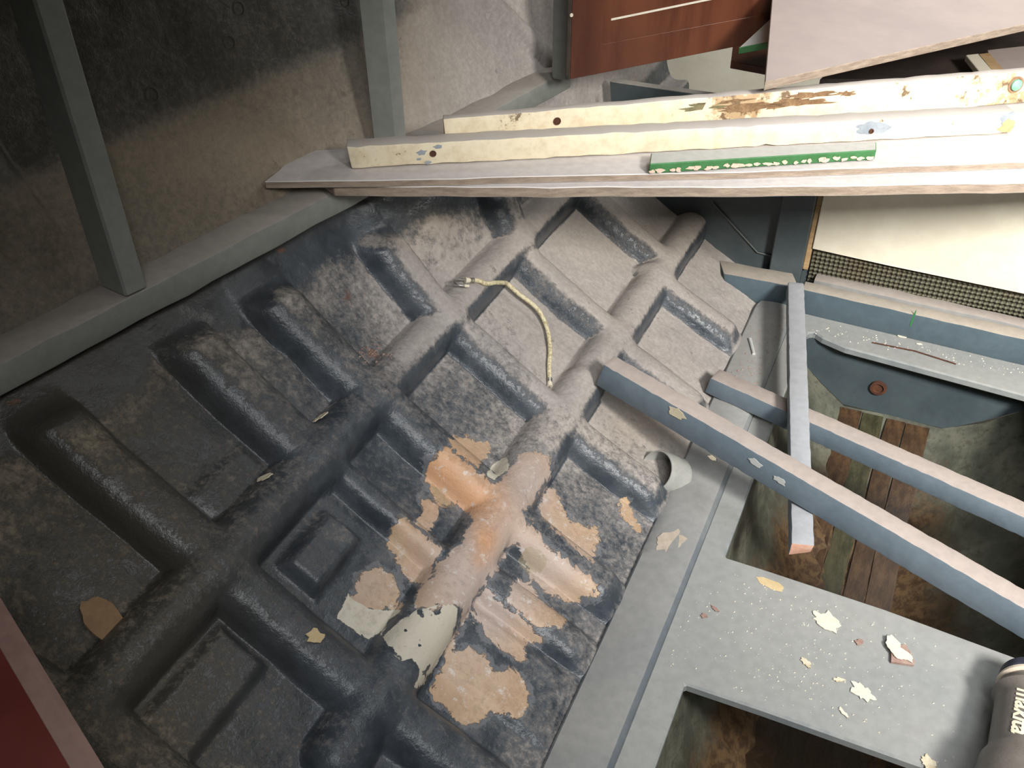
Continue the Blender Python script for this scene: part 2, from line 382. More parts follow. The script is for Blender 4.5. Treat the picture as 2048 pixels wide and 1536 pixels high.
tan = polymask([
    K([(635,245),(590,290),(545,325),(552,400),(570,450),(610,510),(690,500),(745,560),(770,580),(690,680),(600,770),(520,880),(500,950),(560,965),(640,945),(720,960),(700,1040),(610,1190),(640,1180),(720,1020),(760,930),(800,880),(870,780),(910,690),(960,680),(975,720),(1000,830),(1060,880),(1180,930),(1300,915),(1310,850),(1230,790),(1100,690),(1010,590),(990,530),(1060,440),(1110,330),(1100,290),(1060,270),(960,270),(930,330),(880,410),(840,410),(760,340),(700,290)]),
    K([(650,225),(700,200),(760,210),(830,225),(825,290),(780,340),(720,300),(680,270)]),
    K([(440,560),(400,620),(380,690),(420,760),(500,850),(570,860),(590,760),(640,700),(560,640),(490,590)]),
    K([(530,480),(600,490),(625,540),(580,600),(530,620),(500,590),(540,550)]),
    K([(330,770),(270,810),(240,880),(215,930),(300,965),(400,975),(450,950),(440,880),(400,790)]),
    K([(1080,430),(1130,430),(1180,560),(1230,600),(1310,600),(1290,760),(1200,700),(1120,620),(1060,560),(1050,500)]),
    K([(1400,480),(1440,470),(1450,540),(1500,600),(1480,620),(1400,560)]),
    K([(940,840),(1010,840),(1060,920),(1160,1000),(1150,1050),(1060,1040),(960,980),(900,920)]),
    K([(820,870),(760,920),(760,1010),(830,1100),(900,1140),(960,1190),(1000,1195),(980,1100),(1060,1130),(1080,1100),(1000,1020),(900,950)]),
    K([(740,1125),(660,1160),(590,1250),(570,1320),(640,1400),(720,1480),(800,1470),(830,1400),(900,1420),(970,1440),(1010,1360),(1000,1280),(940,1220),(860,1220),(800,1140)]),
])
cream = polymask([K([(210,890),(160,1000),(240,1060),(300,1100),(350,1070),(390,1010),(440,970),(380,965),(300,955),(240,930)]),
    K([(520,960),(440,1010),(360,1080),(400,1150),(450,1190),(490,1180),(520,1220),(510,1290),(545,1300),(580,1230),(620,1160),(660,1100),(700,960),(640,935)]),
    K([(500,1285),(520,1280),(515,1310),(500,1305)]), K([(850,320),(900,295),(930,330),(880,375),(850,400),(815,370)])], 14.)
olive = polymask([K([(960,720),(1010,680),(1060,700),(1090,740),(1060,800),(1000,810),(965,770)]), K([(560,420),(620,430),(680,510),(620,510)])], 14.)
def smoothstep_blob(*a): return blob(*a)
pink = np.clip(1.1*blob(960, 1150, 120, 170)+.9*blob(1060, 960, 60, 70)+.6*blob(1120, 1130, 90, 60)+.5*blob(720, 1170, 70, 50)+.6*blob(985, 1225, 30, 30), 0, 1)
orange = np.clip(.75*blob(950, 1000, 60, 45)+.7*blob(880, 940, 55, 50)+.8*blob(972, 1080, 25, 30)+.4*blob(960, 1120, 20), 0, 1)
rust = np.clip(.62*blob(745, 708, 26, 16)+.45*blob(640, 830, 25)+.42*blob(690, 600, 45, 90)+.45*blob(40, 800, 90, 60)+.5*blob(560, 500, 30, 30)+.4*blob(90, 640, 90, 40)+.3*blob(470, 700, 50), 0, 1)
idx = np.arange(NY*NS).reshape(NY, NS)
quad = np.stack([idx[:-1, :-1], idx[1:, :-1], idx[1:, 1:], idx[:-1, 1:]], -1)
_e = np.cross(PD[1, 100]-PD[0, 100], PD[0, 101]-PD[0, 100])
if np.dot(_e, ND[0, 100]) < 0: quad = quad[..., ::-1]
fr = rmax[:-1, :-1]; fid = rid[:-1, :-1]
cls = np.where(fr > .006, fid, -1)
VD = PD.reshape(-1, 3); VN = ND.reshape(-1, 3)
wall_left = empty('wall_left', (-.45, 1.0, 0)); tag(wall_left, kind='structure')
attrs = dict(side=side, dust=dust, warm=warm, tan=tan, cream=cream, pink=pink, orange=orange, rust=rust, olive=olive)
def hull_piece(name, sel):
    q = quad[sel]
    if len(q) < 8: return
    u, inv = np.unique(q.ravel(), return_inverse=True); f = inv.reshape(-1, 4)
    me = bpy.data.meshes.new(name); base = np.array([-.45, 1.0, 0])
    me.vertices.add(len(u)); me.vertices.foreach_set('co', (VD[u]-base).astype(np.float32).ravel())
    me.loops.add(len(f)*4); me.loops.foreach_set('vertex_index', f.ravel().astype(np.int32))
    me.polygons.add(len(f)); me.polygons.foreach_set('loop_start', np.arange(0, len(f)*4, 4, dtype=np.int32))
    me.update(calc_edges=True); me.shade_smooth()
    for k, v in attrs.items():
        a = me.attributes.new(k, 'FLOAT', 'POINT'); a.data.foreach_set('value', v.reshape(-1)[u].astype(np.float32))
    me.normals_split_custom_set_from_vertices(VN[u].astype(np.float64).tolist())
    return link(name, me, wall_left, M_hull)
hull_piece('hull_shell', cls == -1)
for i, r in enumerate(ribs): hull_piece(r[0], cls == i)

def on_hull(x, y):
    """world point of the finished hull surface seen at that spot"""
    d = (px-x)**2+(py-y)**2; j = np.where(d < 30)
    if len(j[0]) == 0: k = np.unravel_index(d.argmin(), d.shape); return PD[k], ND[k]
    dist = np.linalg.norm(PD[j]-EYE, axis=1); k = dist.argmin(); return PD[j][k], ND[j][k]

# ---------------------------------------------------------------- floor: keel strip, ledges, transverse board, bilge
floor = empty('floor', (0, .8, 0)); tag(floor, kind='structure')
prism('side_deck', [(.268, .845, 0), (.75, .83, 0), (.75, 1.33, 0), (.262, 1.352, 0)], .014, M_floor, .002, parent=floor)
prism('side_deck', [(.262, .1, 0), (.75, .1, 0), (.75, .64, 0), (.262, .636, 0)], .014, M_floor, .002, parent=floor)
plate = prism('floor_ledge', [(-.131, .1, 0), (-.09, .1, 0), (-.0905, .639, 0), (0, .642, 0), (.163, .644, 0), (.75, .655, 0), (.75, .80, 0), (.253, .829, 0), (.1, .840, 0), (-.05, .843, 0), (-.097, .843, 0),
    (-.097, 1.37, 0), (-.094, 1.40, 0), (-.085, 1.406, 0), (-.07, 1.395, 0), (-.03, 1.381, 0), (.243, 1.361, 0), (.75, 1.335, 0), (.75, 1.46, 0), (-.131, 1.46, 0)], .014, M_floor, .0025, parent=floor)
# keel strip : gently crowned, rounded far end
V = []; Fc = []; n = 150; prof = [(-.1965, -.012), (-.1960, .006), (-.1935, .0085), (-.180, .0105), (-.160, .0115), (-.142, .0105), (-.1345, .0085), (-.1300, .002), (-.1295, -.004)]
for i in range(n+1):
    y = .08+(1.47-.08)*i/n; e = max(0, (y-1.43)/.04); sh = math.sqrt(max(0, 1-e*e))
    for k, (x, z) in enumerate(prof):
        w_ = .0008*float(vnoise(np.array(y*9.), np.array(k*.2), 40)); zc = .0008*float(vnoise(np.array(y*16.), np.array(k*.7), 41))
        V.append((-.1625+(x+.1625)*(.35+.65*sh)+w_+(.012 if y > 1.3 and k > 4 else 0)*0, y, z+zc))
m_ = len(prof)
for i in range(n):
    for k in range(m_-1): Fc.append((i*m_+k, (i+1)*m_+k, (i+1)*m_+k+1, i*m_+k+1))
Fc.append(tuple(range(n*m_, n*m_+m_)))
me = pymesh('keel_strip', V, Fc); fixn(me); ks = link('keel_strip', me, None, M_keel, True); me.set_sharp_from_angle(angle=math.radians(35)); rebase(ks); adopt(ks, floor)

bb = NB('bilge_laminate'); zz = bb.sep(bb.geo.outputs['Position']); nb1 = bb.noise(14, 6, .65, world=True); nb2 = bb.noise(70, 5, .7, seed=3, world=True)
cb = bb.mix(bb.step(nb1, .35, .65), (.06, .064, .05), (.12, .12, .09))
cb = bb.mix(bb.step(nb2, .5, .62, 0, .6), cb, (.05, .05, .035))
rz = bb.math('ADD', zz[2], bb.math('MULTIPLY', bb.math('SUBTRACT', nb1, .5), .10))
cb = bb.mix(bb.step(rz, -.15, -.225), cb, bb.mix(bb.step(nb2, .4, .6), (.05, .028, .014), (.11, .065, .03)))
bb.bump(nb2, .5, .003); M_bilge = bb.done(cb, .55)
M_endwall = mat_dusty('bilge_end_wall_paint', (.045, .062, .072), (.06, .08, .088), (.12, .11, .07), .4, .9, rough=.45, seed=12)
secs = {1.405: [(-.10, -.005), (-.094, -.066), (-.055, -.10), (-.011, -.134), (.07, -.134), (.159, -.133), (.21, -.098), (.26, -.059), (.37, -.005)],
        1.20: [(-.10, -.005), (-.088, -.12), (-.05, -.18), (-.005, -.225), (.06, -.235), (.14, -.23), (.20, -.17), (.28, -.09), (.38, -.005)],
        1.00: [(-.10, -.005), (-.085, -.14), (-.05, -.21), (-.005, -.262), (.06, -.272), (.135, -.265), (.21, -.19), (.30, -.10), (.39, -.005)],
        .10: [(-.10, -.005), (-.085, -.14), (-.05, -.21), (-.005, -.275), (.06, -.285), (.135, -.275), (.21, -.19), (.30, -.10), (.39, -.005)]}
yk = sorted(secs); V = []; Fc = []; n = 70
for i in range(n+1):
    y = .10+1.305*i/n
    for k in range(9):
        xx = np.interp(y, yk, [secs[q][k][0] for q in yk]); z_ = np.interp(y, yk, [secs[q][k][1] for q in yk])
        V.append((xx+.003*rng.randn()*(0 < k < 8), y, z_+.002*rng.randn()*(0 < k < 8)))
for i in range(n):
    for k in range(8): Fc.append((i*9+k, i*9+k+1, (i+1)*9+k+1, (i+1)*9+k))
me = pymesh('bilge_trough', V, Fc); tr = link('bilge_trough', me, None, M_bilge, True); rebase(tr); adopt(tr, floor)
q = secs[1.405]; ew = prism('bilge_end_wall', [(x, 1.406, z) for x, z in q], .012, M_endwall, 0, down=(0, 1, 0), parent=floor)
wt = NB('bilge_water'); wn = wt.noise(30, 3, .5); wt.bump(wn, .15, .002); M_water = wt.done((.03, .018, .009), .08, 0, .5)
M_water.node_tree.nodes['Principled BSDF'].inputs['Alpha'].default_value = .4
wtr = prism('bilge_water', [(-.04, .11, -.262), (.20, .11, -.262), (.20, 1.12, -.262), (-.04, 1.12, -.262)], .001, M_water, 0, parent=floor)
M_wetwood = mat_plain('wet_brown_wood', (.030, .016, .008), (.075, .042, .02), 14, .35, stretch=(6, 1, 6), seed=5)
M_wet2 = mat_plain('wet_green_wood', (.025, .025, .012), (.06, .055, .028), 14, .35, stretch=(6, 1, 6), seed=9)
def bot(y): return float(np.interp(y, yk, [secs[q][4][1] for q in yk]))
for i, (x, w_, mm) in enumerate([(-.012, .036, M_wetwood), (.027, .034, M_wet2), (.064, .030, M_wetwood), (.097, .038, M_wetwood)]):
    V = []; Fc = []; yy = np.linspace(.12, 1.395, 24)
    for y in yy:
        z_ = bot(y)+.006+.002*i%2*.0; j_ = .0012*rng.randn()
        V += [(x+j_, y, z_), (x+w_+j_, y, z_+.001), (x+w_+j_, y, z_-.012), (x+j_, y, z_-.012)]
    for k in range(23):
        for m in range(4): Fc.append((k*4+m, k*4+(m+1) % 4, k*4+4+(m+1) % 4, k*4+4+m))
    Fc += [(0, 3, 2, 1), (92, 93, 94, 95)]
    me = pymesh('bilge_plank', V, Fc); fixn(me); o = link('bilge_plank', me, None, mm); rebase(o); adopt(o, floor)
M_rust = mat_plain('rust', (.10, .035, .015), (.045, .018, .012), 60, .8, seed=1)
hp = plp(1757, 775, (0, 1, 0), (0, 1.404, 0))
lathe('drain_hole', hp, (0, -1, 0), [(0, .014), (.004, .0135), (.0045, .009), (.001, .008), (.001, 0.0005)], M_rust, parent=floor)
box('bilge_side_board', (-.131, .1, -.012), (-.099, 1.45, -.0135), M_floor, 0) if False else None

# ---------------------------------------------------------------- back wall (low bulkhead, beam, white panel)
wall_back = empty('wall_back', (0, 1.5, 0)); tag(wall_back, kind='structure')
prism('bulkhead_panel', [(-.52, 1.525, .335), (.75, 1.525, .335), (.75, 1.525, -.02), (-.19, 1.525, -.02), (-.27, 1.525, .02), (-.33, 1.525, .07), (-.40, 1.525, .12), (-.50, 1.525, .19)], .018, M_bulk, .001, down=(0, 1, 0), parent=wall_back)
a, c = plp(1425, 405, (0, 1, 0), (0, 1.522, 0)), plp(1515, 505, (0, 1, 0), (0, 1.522, 0)); d_ = plp(1575, 520, (0, 1, 0), (0, 1.522, 0))
tube('bead', [a, c, d_], .0016, mat_plain('bead_paint', (.08, .09, .085), (.11, .12, .11), 30, .5), wall_back, 8)
M_white = mat_plain('cream_white_panel', (.62, .57, .46), (.70, .66, .54), 8, .45, seed=2, bump=.05)
M_edge = mat_plain('raw_edge_wood', (.30, .19, .09), (.42, .29, .15), 30, .8, stretch=(1, 1, 4), seed=3)
box('bulkhead_post', (-.192, 1.500, .004), (-.136, 1.524, .335), M_bulk, .002, parent=wall_back)
box('edge_strip', (-.136, 1.512, .055), (-.127, 1.540, .335), M_edge, .001, parent=wall_back)
# transverse beam with dusty top
beam('cross_beam', (-.262, 1.455, .047), (-.13, 1.455, .050), (-.02, .045, 0), (.008, 0, -.048), M_beam, n=8, jit=.0004, parent=wall_back)
beam('cross_beam', (-.124, 1.452, .050), (.75, 1.425, .050), (0, .030, 0), (0, .004, -.050), M_beam, n=30, jit=.0004, parent=wall_back)
beam('wood_strip', (-.118, 1.483, .040), (.75, 1.455, .040), (0, .010, 0), (0, 0, -.04), M_edge, n=20, jit=.0006, parent=wall_back)
beam('cap_rail', (-.112, 1.495, .048), (.75, 1.467, .048), (0, .028, 0), (0, 0, -.045), mat_dusty('dusty_cap', (.2, .2, .2), (.25, .25, .24), (.33, .29, .26), .5, .8, seed=6), n=20, jit=.0005, parent=wall_back)
wv = NB('woven_laminate'); bx = wv.sep(wv.tc.outputs['Object'])
def wave(c, per, ph=0.): return wv.math('SINE', wv.math('ADD', wv.math('MULTIPLY', c, 2*math.pi/per), ph))
u_ = wv.math('ADD', bx[0], wv.math('MULTIPLY', bx[2], 1.0)); v_ = wv.math('SUBTRACT', bx[0], wv.math('MULTIPLY', bx[2], 1.0))
wq = wv.math('MULTIPLY', wave(u_, .016), wave(v_, .016)); wc = wv.mix(wv.step(wq, -.5, .6), (.06, .057, .038), (.14, .132, .088))
wc = wv.mix(wv.step(wv.noise(12, 5, .6), .45, .75, 0, .6), wc, (.09, .065, .035)); wv.bump(wq, .8, .004); M_weave = wv.done(wc, .5)
V = []; Fc = []; nx, nz_ = 150, 14
for i in range(nx+1):
    for k in range(nz_+1):
        x = -.124+.6*i/nx; z = .030+.066*k/nz_
        yy_ = 1.522-.0022*math.sin(2*math.pi*(x+z)/.016)*math.sin(2*math.pi*(x-z)/.016)
        V.append((x, yy_-.002, z))
for i in range(nx):
    for k in range(nz_): a0 = i*(nz_+1)+k; Fc.append((a0, a0+nz_+1, a0+nz_+2, a0+1))
me = pymesh('woven_strip', V, Fc); o = link('woven_strip', me, None, M_weave, True); rebase(o); adopt(o, wall_back)
prism('white_panel', [(-.1265, 1.506, .335), (.75, 1.497, .335), (.75, 1.497, .088), (.20, 1.506, .094), (0, 1.506, .097), (-.1265, 1.508, .100)], .008, M_white, .0012, down=(0, 1, 0), parent=wall_back)
# far bay beyond the boards
wall_far = empty('wall_far', (-.2, 2.05, .1)); tag(wall_far, kind='structure')
prism('white_panel', [(-.80, 2.03, .150), (.60, 2.03, .150), (.60, 2.40, .33), (-.80, 2.40, .33)], .012, M_white, .001, parent=wall_far)
box('cross_beam', (-.75, 1.98, .105), (.60, 2.02, .142), M_bulk, .003, parent=wall_far)
box('cross_beam', (-.66, 1.90, .04), (.60, 1.94, .080), M_bulk, .003, parent=wall_far)

# ---------------------------------------------------------------- unseen deck above the outboard side, sized to shade the hull
M_deck = mat_plain('deck_underside', (.12, .11, .09), (.16, .145, .12), 10, .8)
ceiling = box('ceiling', (-1.3, -.5, 1.14), (-.10, 2.4, 1.17), M_deck, 0); tag(ceiling, kind='structure')
wf = box('shade_wall', (-1.3, -.29, -.3), (.17, -.25, 1.139), M_deck, 0); tag(wf, kind='structure')  # unseen wall added behind the camera to keep window light off the left hull

# ---------------------------------------------------------------- timber stringer and posts against the hull side
a, c = zp(0, 731, .402), zp(1136, 143, .402); a[2] = c[2] = .402
dr = (c-a)/np.linalg.norm(c-a); perp = np.array([-dr[1], dr[0], 0])
a2 = a-dr*.30; c2 = c+dr*.012
st = beam('timber_stringer', a2, c2, perp*.050+np.array([0, 0, .002]), (0, 0, -.030), M_frame, n=40, jit=.0005, bev=.003)
tag(st, 'long grey painted timber rail running along the hull side under the upright posts', 'beam')
def post(front_px, right_px, back_px, label, top=1.139):
    f, r, b = zp(*front_px, .405), zp(*right_px, .405), zp(*back_px, .405)
    kx = .7996/(.19675*f[1]-f[0])
    f, r, b = f*kx, r*kx, b*kx
    f[2] = r[2] = b[2] = .4045
    q4 = r+(b-f); o = prism('frame_post', [f+[0, 0, top-.4045], r+[0, 0, top-.4045], q4+[0, 0, top-.4045], b+[0, 0, top-.4045]], top-.4045, M_frame, .0022)
    tag(o, label, 'post', 'upright posts standing on the timber rail'); return o
post((254, 600), (297, 580), (203, 577), 'grey upright timber post in the dark upper left, the leftmost standing on the rail')
post((790, 276), (815, 272), (745, 276), 'grey blue upright timber post at the top centre, behind the cream batten')
post((1104, 132), (1139, 136), (1112, 115), 'grey upright timber post beside the left edge of the brown varnished door panel')

# ---------------------------------------------------------------- stack of boards and cream battens
M_board = mat_dusty('mauve_white_board', (.66, .62, .60), (.72, .68, .65), (.42, .38, .37), .6, .9, dust_k=.55, rough=.45, seed=7)
M_ply = mat_plain('raw_plywood_edge', (.22, .17, .13), (.34, .27, .21), 40, .9, stretch=(1, 1, 6), seed=4)
def board(name, front, back, ztop, th, mat, mat_e, label, cat='board', group=None, rag=.0):
    fr_ = [zp(*p, ztop) for p in front]; bk = [zp(*p, ztop) for p in back]
    o = prism(name, fr_+bk[::-1], th, [mat, mat_e], .0008, rag=rag, sub=.03 if rag else 0)
    for p in o.data.polygons: p.material_index = 0 if abs(p.normal.z) > .7 else 1
    tag(o, label, cat, group); return o
board('panel_board', [(668, 372), (1100, 375), (1500, 374), (2048, 366), (2600, 350)], [(600, 330), (2600, 215)], .4225, .013, M_board, M_ply, 'long thin white board lowest in the stack, with a rough grey plywood front edge', rag=.0009)
board('panel_board', [(530, 363), (800, 360), (1100, 352), (1500, 343), (2048, 324), (2600, 300)], [(598, 302), (640, 300), (700, 296), (2600, 160)], .4320, .0088, M_board, M_ply, 'long thin mauve white board with torn left end, second lowest in the stack', rag=.0007)
# cream battens
def cream_mat(name, t1, t2, seed):
    b = NB(name); n1 = b.noise(7, 6, .7, (1, 1, 1), seed=seed); n2 = b.noise(55, 5, .7, seed=seed+4); g = b.noise(16, 5, .7, (1, 1, 4), seed=seed+1)
    c = b.mix(b.step(n2, .4, .7), (.72, .64, .47), (.62, .52, .36))
    c = b.mix(b.step(n1, t1, t1+.05, 0, .8), c, (.36, .22, .10)); c = b.mix(b.step(b.math('ADD', b.math('MULTIPLY', n1, .6), b.math('MULTIPLY', n2, .5)), t2, t2+.04, 0, .9), c, (.14, .09, .05))
    c = b.mix(b.step(b.nz(), .55, .8, 0, .9), c, (.40, .365, .34))
    b.bump(n2, .25, .0012); return b.done(c, .55)
M_cream1 = cream_mat('cream_batten_paint', .62, .66, 1); M_cream2 = cream_mat('stained_cream_paint', .54, .61, 6)
zt = .4330+.028
f0, f1, bk0 = zp(692, 294, zt), zp(2035, 224, zt), zp(713, 277, zt)
dr1 = (f1-f0)/np.linalg.norm(f1-f0); pr1 = np.array([-dr1[1], dr1[0], 0])
cb1 = empty('cream_batten', (f0+f1)/2-[0, 0, .028]); tag(cb1, 'cream painted batten with a grey patch and bolt hole lying in front on the boards', 'batten')
beam('batten_body', f0, f1, pr1*.026, (0, 0, -.0275), M_cream1, n=60, jit=.0004, bev=.002, end0=dr1*.003+pr1*0, parent=cb1)
M_patch = mat_plain('bluegrey_paint_patch', (.22, .25, .28), (.30, .33, .36), 60, .6, seed=8)
def blotch(name, cen, n, ax, r1, r2, th, mat, parent=None, seed=0, k=16, jag=.25, flat=False):
    """thin irregular flake: cen centre, n normal, ax long axis"""
    r = random.Random(seed); n = Vector(n).normalized(); ax = Vector(ax); ax = (ax-n*ax.dot(n)).normalized(); bx_ = n.cross(ax); cen = Vector(cen)
    ring = [];
    for i in range(k):
        if i == 0: ph = [(m, r.uniform(0, 6.3), r.uniform(.3, 1)) for m in (2, 3, 4, 5, 7)]
        g = 2*math.pi*i/k; q_ = 1+jag*(.55*sum(a_*math.sin(m*g+p_) for m, p_, a_ in ph)/1.6+.45*r.uniform(-1, 1)); ring.append(cen+ax*math.cos(g)*r1*q_+bx_*math.sin(g)*r2*q_)
    lift = [0 if flat else r.uniform(0, th*.5) for _ in ring]
    V = [cen+n*th]+[p+n*(th+l) for p, l in zip(ring, lift)]+[p+n*l for p, l in zip(ring, lift)]+[cen]
    Fc = [(0, 1+i, 1+(i+1) % k) for i in range(k)]+[(1+i, 1+k+i, 1+k+(i+1) % k, 1+(i+1) % k) for i in range(k)]+[(2*k+1, 1+k+(i+1) % k, 1+k+i) for i in range(k)]
    me = pymesh(name, V, Fc); fixn(me); o = link(name, me, None, mat); rebase(o)
    if parent is not None: adopt(o, parent)
    return o
nf1 = -pr1
def on_face(x, y, p, n): return plp(x, y, n, p)
blotch('paint_patch', on_face(1744, 256, f0, nf1), nf1, dr1, .020, .0085, .0006, M_patch, cb1, 3, 22, .3, True)
lathe('bolt_hole', on_face(1742, 262, f0, nf1)+nf1*.0005, nf1, [(0, .0032), (.0012, .0032), (.0012, .0021), (.0002, .0020), (.0002, .0002)], M_rust, cb1, 20)
blotch('paint_patch', on_face(2018, 238, f0, nf1), nf1, dr1, .012, .009, .0006, M_patch, cb1, 5, 18, .35, True)
blotch('paint_patch', on_face(2014, 252, f0, nf1), nf1, dr1, .010, .008, .0008, mat_plain('bare_timber', (.42, .25, .12), (.55, .36, .2), 60, .8), cb1, 6, 18, .35, True)
for i, (x, y, s_) in enumerate([(843, 305, .006), (876, 293, .005), (856, 325, .004), (838, 318, .003)]): blotch('paint_patch', on_face(x, y, f0, nf1), nf1, dr1, s_, s_*.5, .0005, M_patch, cb1, 20+i, 12, .4, True)
lathe('screw_hole', on_face(866, 307, f0, nf1)+nf1*.0003, nf1, [(0, .004), (.0008, .004), (.0008, .0018), (.0002, .0002)], M_rust, cb1, 16)
zt2 = .4330+.044
g0, g1 = zp(888, 238, zt2), zp(2300, 122, zt2); dr2 = (g1-g0)/np.linalg.norm(g1-g0); pr2 = np.array([-dr2[1], dr2[0], 0])
cb2 = empty('cream_batten', (g0+g1)/2-[0, 0, .0435]); tag(cb2, 'brown stained cream batten standing on edge behind the other cream batten', 'batten')
beam('batten_body', g0, g1, pr2*.014, (0, 0, -.0435), M_cream2, n=60, jit=.0004, bev=.0012, parent=cb2)
M_stain = mat_plain('brown_stain', (.16, .09, .045), (.30, .19, .10), 70, .8, seed=4); M_gstain = mat_plain('olive_stain', (.12, .12, .06), (.20, .17, .09), 60, .8, seed=5)
for i, (x, y, r1, r2, mm) in enumerate([(1410, 212, .030, .004, M_gstain), (1500, 213, .050, .0045, M_stain), (1590, 205, .045, .005, M_stain), (1620, 190, .028, .004, M_stain), (1690, 187, .014, .003, M_stain), (1450, 203, .03, .002, M_stain)]):
    blotch('stain', on_face(x, y, g0, -pr2)-pr2*.0004, -pr2, dr2, r1, r2, .0003, mm, cb2, 500+i, 34, .55, True)
lathe('bolt_hole', on_face(1114, 242, g0, -pr2)-pr2*.0004, -pr2, [(0, .0048), (.0008, .0048), (.0008, .004), (.0002, .004), (.0002, .0002)], M_rust, cb2, 24)
hb = on_face(2031, 169, g0, -pr2)
sw = lathe('bolt_recess', hb-pr2*.0004, -pr2, [(0, .011), (.001, .011), (.001, .0085), (.0003, .008), (.0003, .0002)], mat_plain('brown_ring', (.22, .12, .07), (.30, .18, .10), 60, .8), cb2, 28)
M_verd = mat_plain('verdigris_bolt', (.16, .38, .26), (.28, .52, .38), 90, .6, .2, seed=2)
lathe('bolt_head', hb-pr2*.0006, -pr2, [(0, .0075), (.003, .0075), (.0042, .0055), (.0045, .0003)], M_verd, cb2, 24)
# green edged strip
M_green = mat_plain('green_paint', (.035, .13, .04), (.05, .17, .06), 40, .5, seed=1)
M_gtop = mat_dusty('grey_green_top', (.34, .37, .33), (.38, .41, .36), (.45, .44, .40), .5, .8, seed=2)
zg = .4325+.013
gs = empty('green_edged_strip', zp(1525, 310, .4325)); tag(gs, 'short grey wooden strip with a flaking green front edge lying on the boards', 'strip')
quadg = [zp(1299, 328, zg), zp(1753, 300, zg), zp(1753, 283, zg), zp(1302, 305, zg)]
o = prism('strip_body', quadg, .0125, [M_gtop, M_green], .0012, parent=gs)
for p in o.data.polygons: p.material_index = 0 if p.normal.z > .8 else 1
dg = (quadg[1]-quadg[0]); dg /= np.linalg.norm(dg); ng = np.array([dg[1], -dg[0], 0])
M_flk = mat_plain('pale_chip', (.62, .52, .42), (.45, .28, .2), 90, .8)
for i in range(26):
    t = (i+.5+random.uniform(-.3, .3))/26; p = quadg[0]+(quadg[1]-quadg[0])*t+np.array([0, 0, -.0085+random.uniform(-.001, .0015)])+ng*.0009
    blotch('paint_chip', p, ng, dg, random.uniform(.003, .0055), random.uniform(.0018, .003), .0004, M_flk, gs, 50+i, 9, .4, True)

# ---------------------------------------------------------------- brown varnished door panel
dv = NB('brown_varnish'); n1 = dv.noise(3, 6, .6, (1, 1, 1)); n2 = dv.noise(3, 6, .65, (5, 5, .9), seed=2)
dvc = dv.mix(dv.step(n2, .35, .65), (.055, .015, .008), (.105, .034, .016)); dvc = dv.mix(dv.step(n1, .45, .7, 0, .6), dvc, (.05, .018, .012)); dv.bump(n2, .08, .001)
M_varn = dv.done(dvc, .38); M_varnedge = mat_plain('worn_panel_edge', (.10, .075, .06), (.15, .11, .09), 40, .6)
d0 = zp(1140, 158, .432); d1 = zp(1536, 80, .432); dd = (d1-d0); dd /= np.linalg.norm(dd); dn_ = np.array([dd[1], -dd[0], 0]); up = np.array([0, 0, 1.])
door = empty('brown_door_panel', (d0+d1)/2-dn_*.01); tag(door, 'dark red brown varnished door panel with a pale groove line leaning at the top', 'panel')
Wd = float(np.linalg.norm(d1-d0))+.012; Hd = .46
o = prism('panel', [d0, d0+dd*Wd, d0+dd*Wd+up*Hd, d0+up*Hd], .012, [M_varn, M_varnedge], .0015, down=-dn_, parent=door)
for p in o.data.polygons: p.material_index = 1 if p.normal.dot(Vector(dd)) < -.7 else 0
M_pale = mat_plain('pale_inlay', (.50, .46, .38), (.58, .53, .44), 50, .5)
l0, l1 = plp(1222, 37, dn_, d0), plp(1412, -2, dn_, d0); l1 = l1+(l1-l0)*.2
beam('inlay_line', l0+dn_*.0008, l1+dn_*.0008, -dn_*.004, -up*.0028, M_pale, n=4, jit=0, bev=0, parent=door)
# frame : slightly proud stile and rail
fr_b = [d0, d0+dd*Wd, d0+dd*Wd+up*.042, d0+dd*.052+up*.042, d0+dd*.052+up*Hd, d0+up*Hd]
prism('door_frame', [p+dn_*.0012 for p in fr_b], .0014, M_varn, .0004, down=-dn_, parent=door)
for (x, y) in [(1131, 49), (1131, 80), (1142, 30)]:
    p = plp(x, y, dn_, d0+dn_*.0) ; lathe('screw', p+dn_*.001, dn_, [(0, .0028), (.0012, .0024), (.0014, .0002)], M_pale, door, 12) if x > 1140 else None

# mauve plywood sheet and pieces around it
M_mauve = mat_plain('mauve_dusty_sheet', (.32, .265, .245), (.37, .305, .28), 5, .6, bump=.05, seed=3)
zs = .50; e0, e1 = zp(1530, 164, zs), zp(2048, 48, zs); e1 = e1+(e1-e0)*.35; e2 = zp(1547, -60, zs); off = (e2-e0)*.74; off[2] = .02
o = prism('plywood_sheet', [e0, e1, e1+off, e0+off], .011, [M_mauve, M_ply], .0008)
for p in o.data.polygons: p.material_index = 0 if p.normal.z > .8 else 1
tag(o, 'large mauve plywood sheet with raw edge tilted over the top right corner', 'sheet')
s0, s1, s2, s3 = zp(1478, 95, .47), zp(1560, 80, .47), zp(1580, 20, .47), zp(1540, 38, .47)
o = prism('green_edged_offcut', [s0, s1, s2, s3], .010, [M_gtop, M_green], .0008)
for p in o.data.polygons: p.material_index = 0 if p.normal.z > .8 else 1
tag(o, 'grey triangular offcut with green edge poking out left of the plywood sheet', 'offcut')
k0 = [zp(1462, 122, .40), zp(1560, 140, .40), zp(1590, 80, .40), zp(1466, 90, .40)]
o = prism('varnished_offcut', k0, .012, M_varn, .0008); tag(o, 'dark brown varnished corner piece under the green edged offcut', 'offcut')
M_dark = mat_plain('shade_black', (.020, .014, .012), (.04, .026, .02), 12, .7)
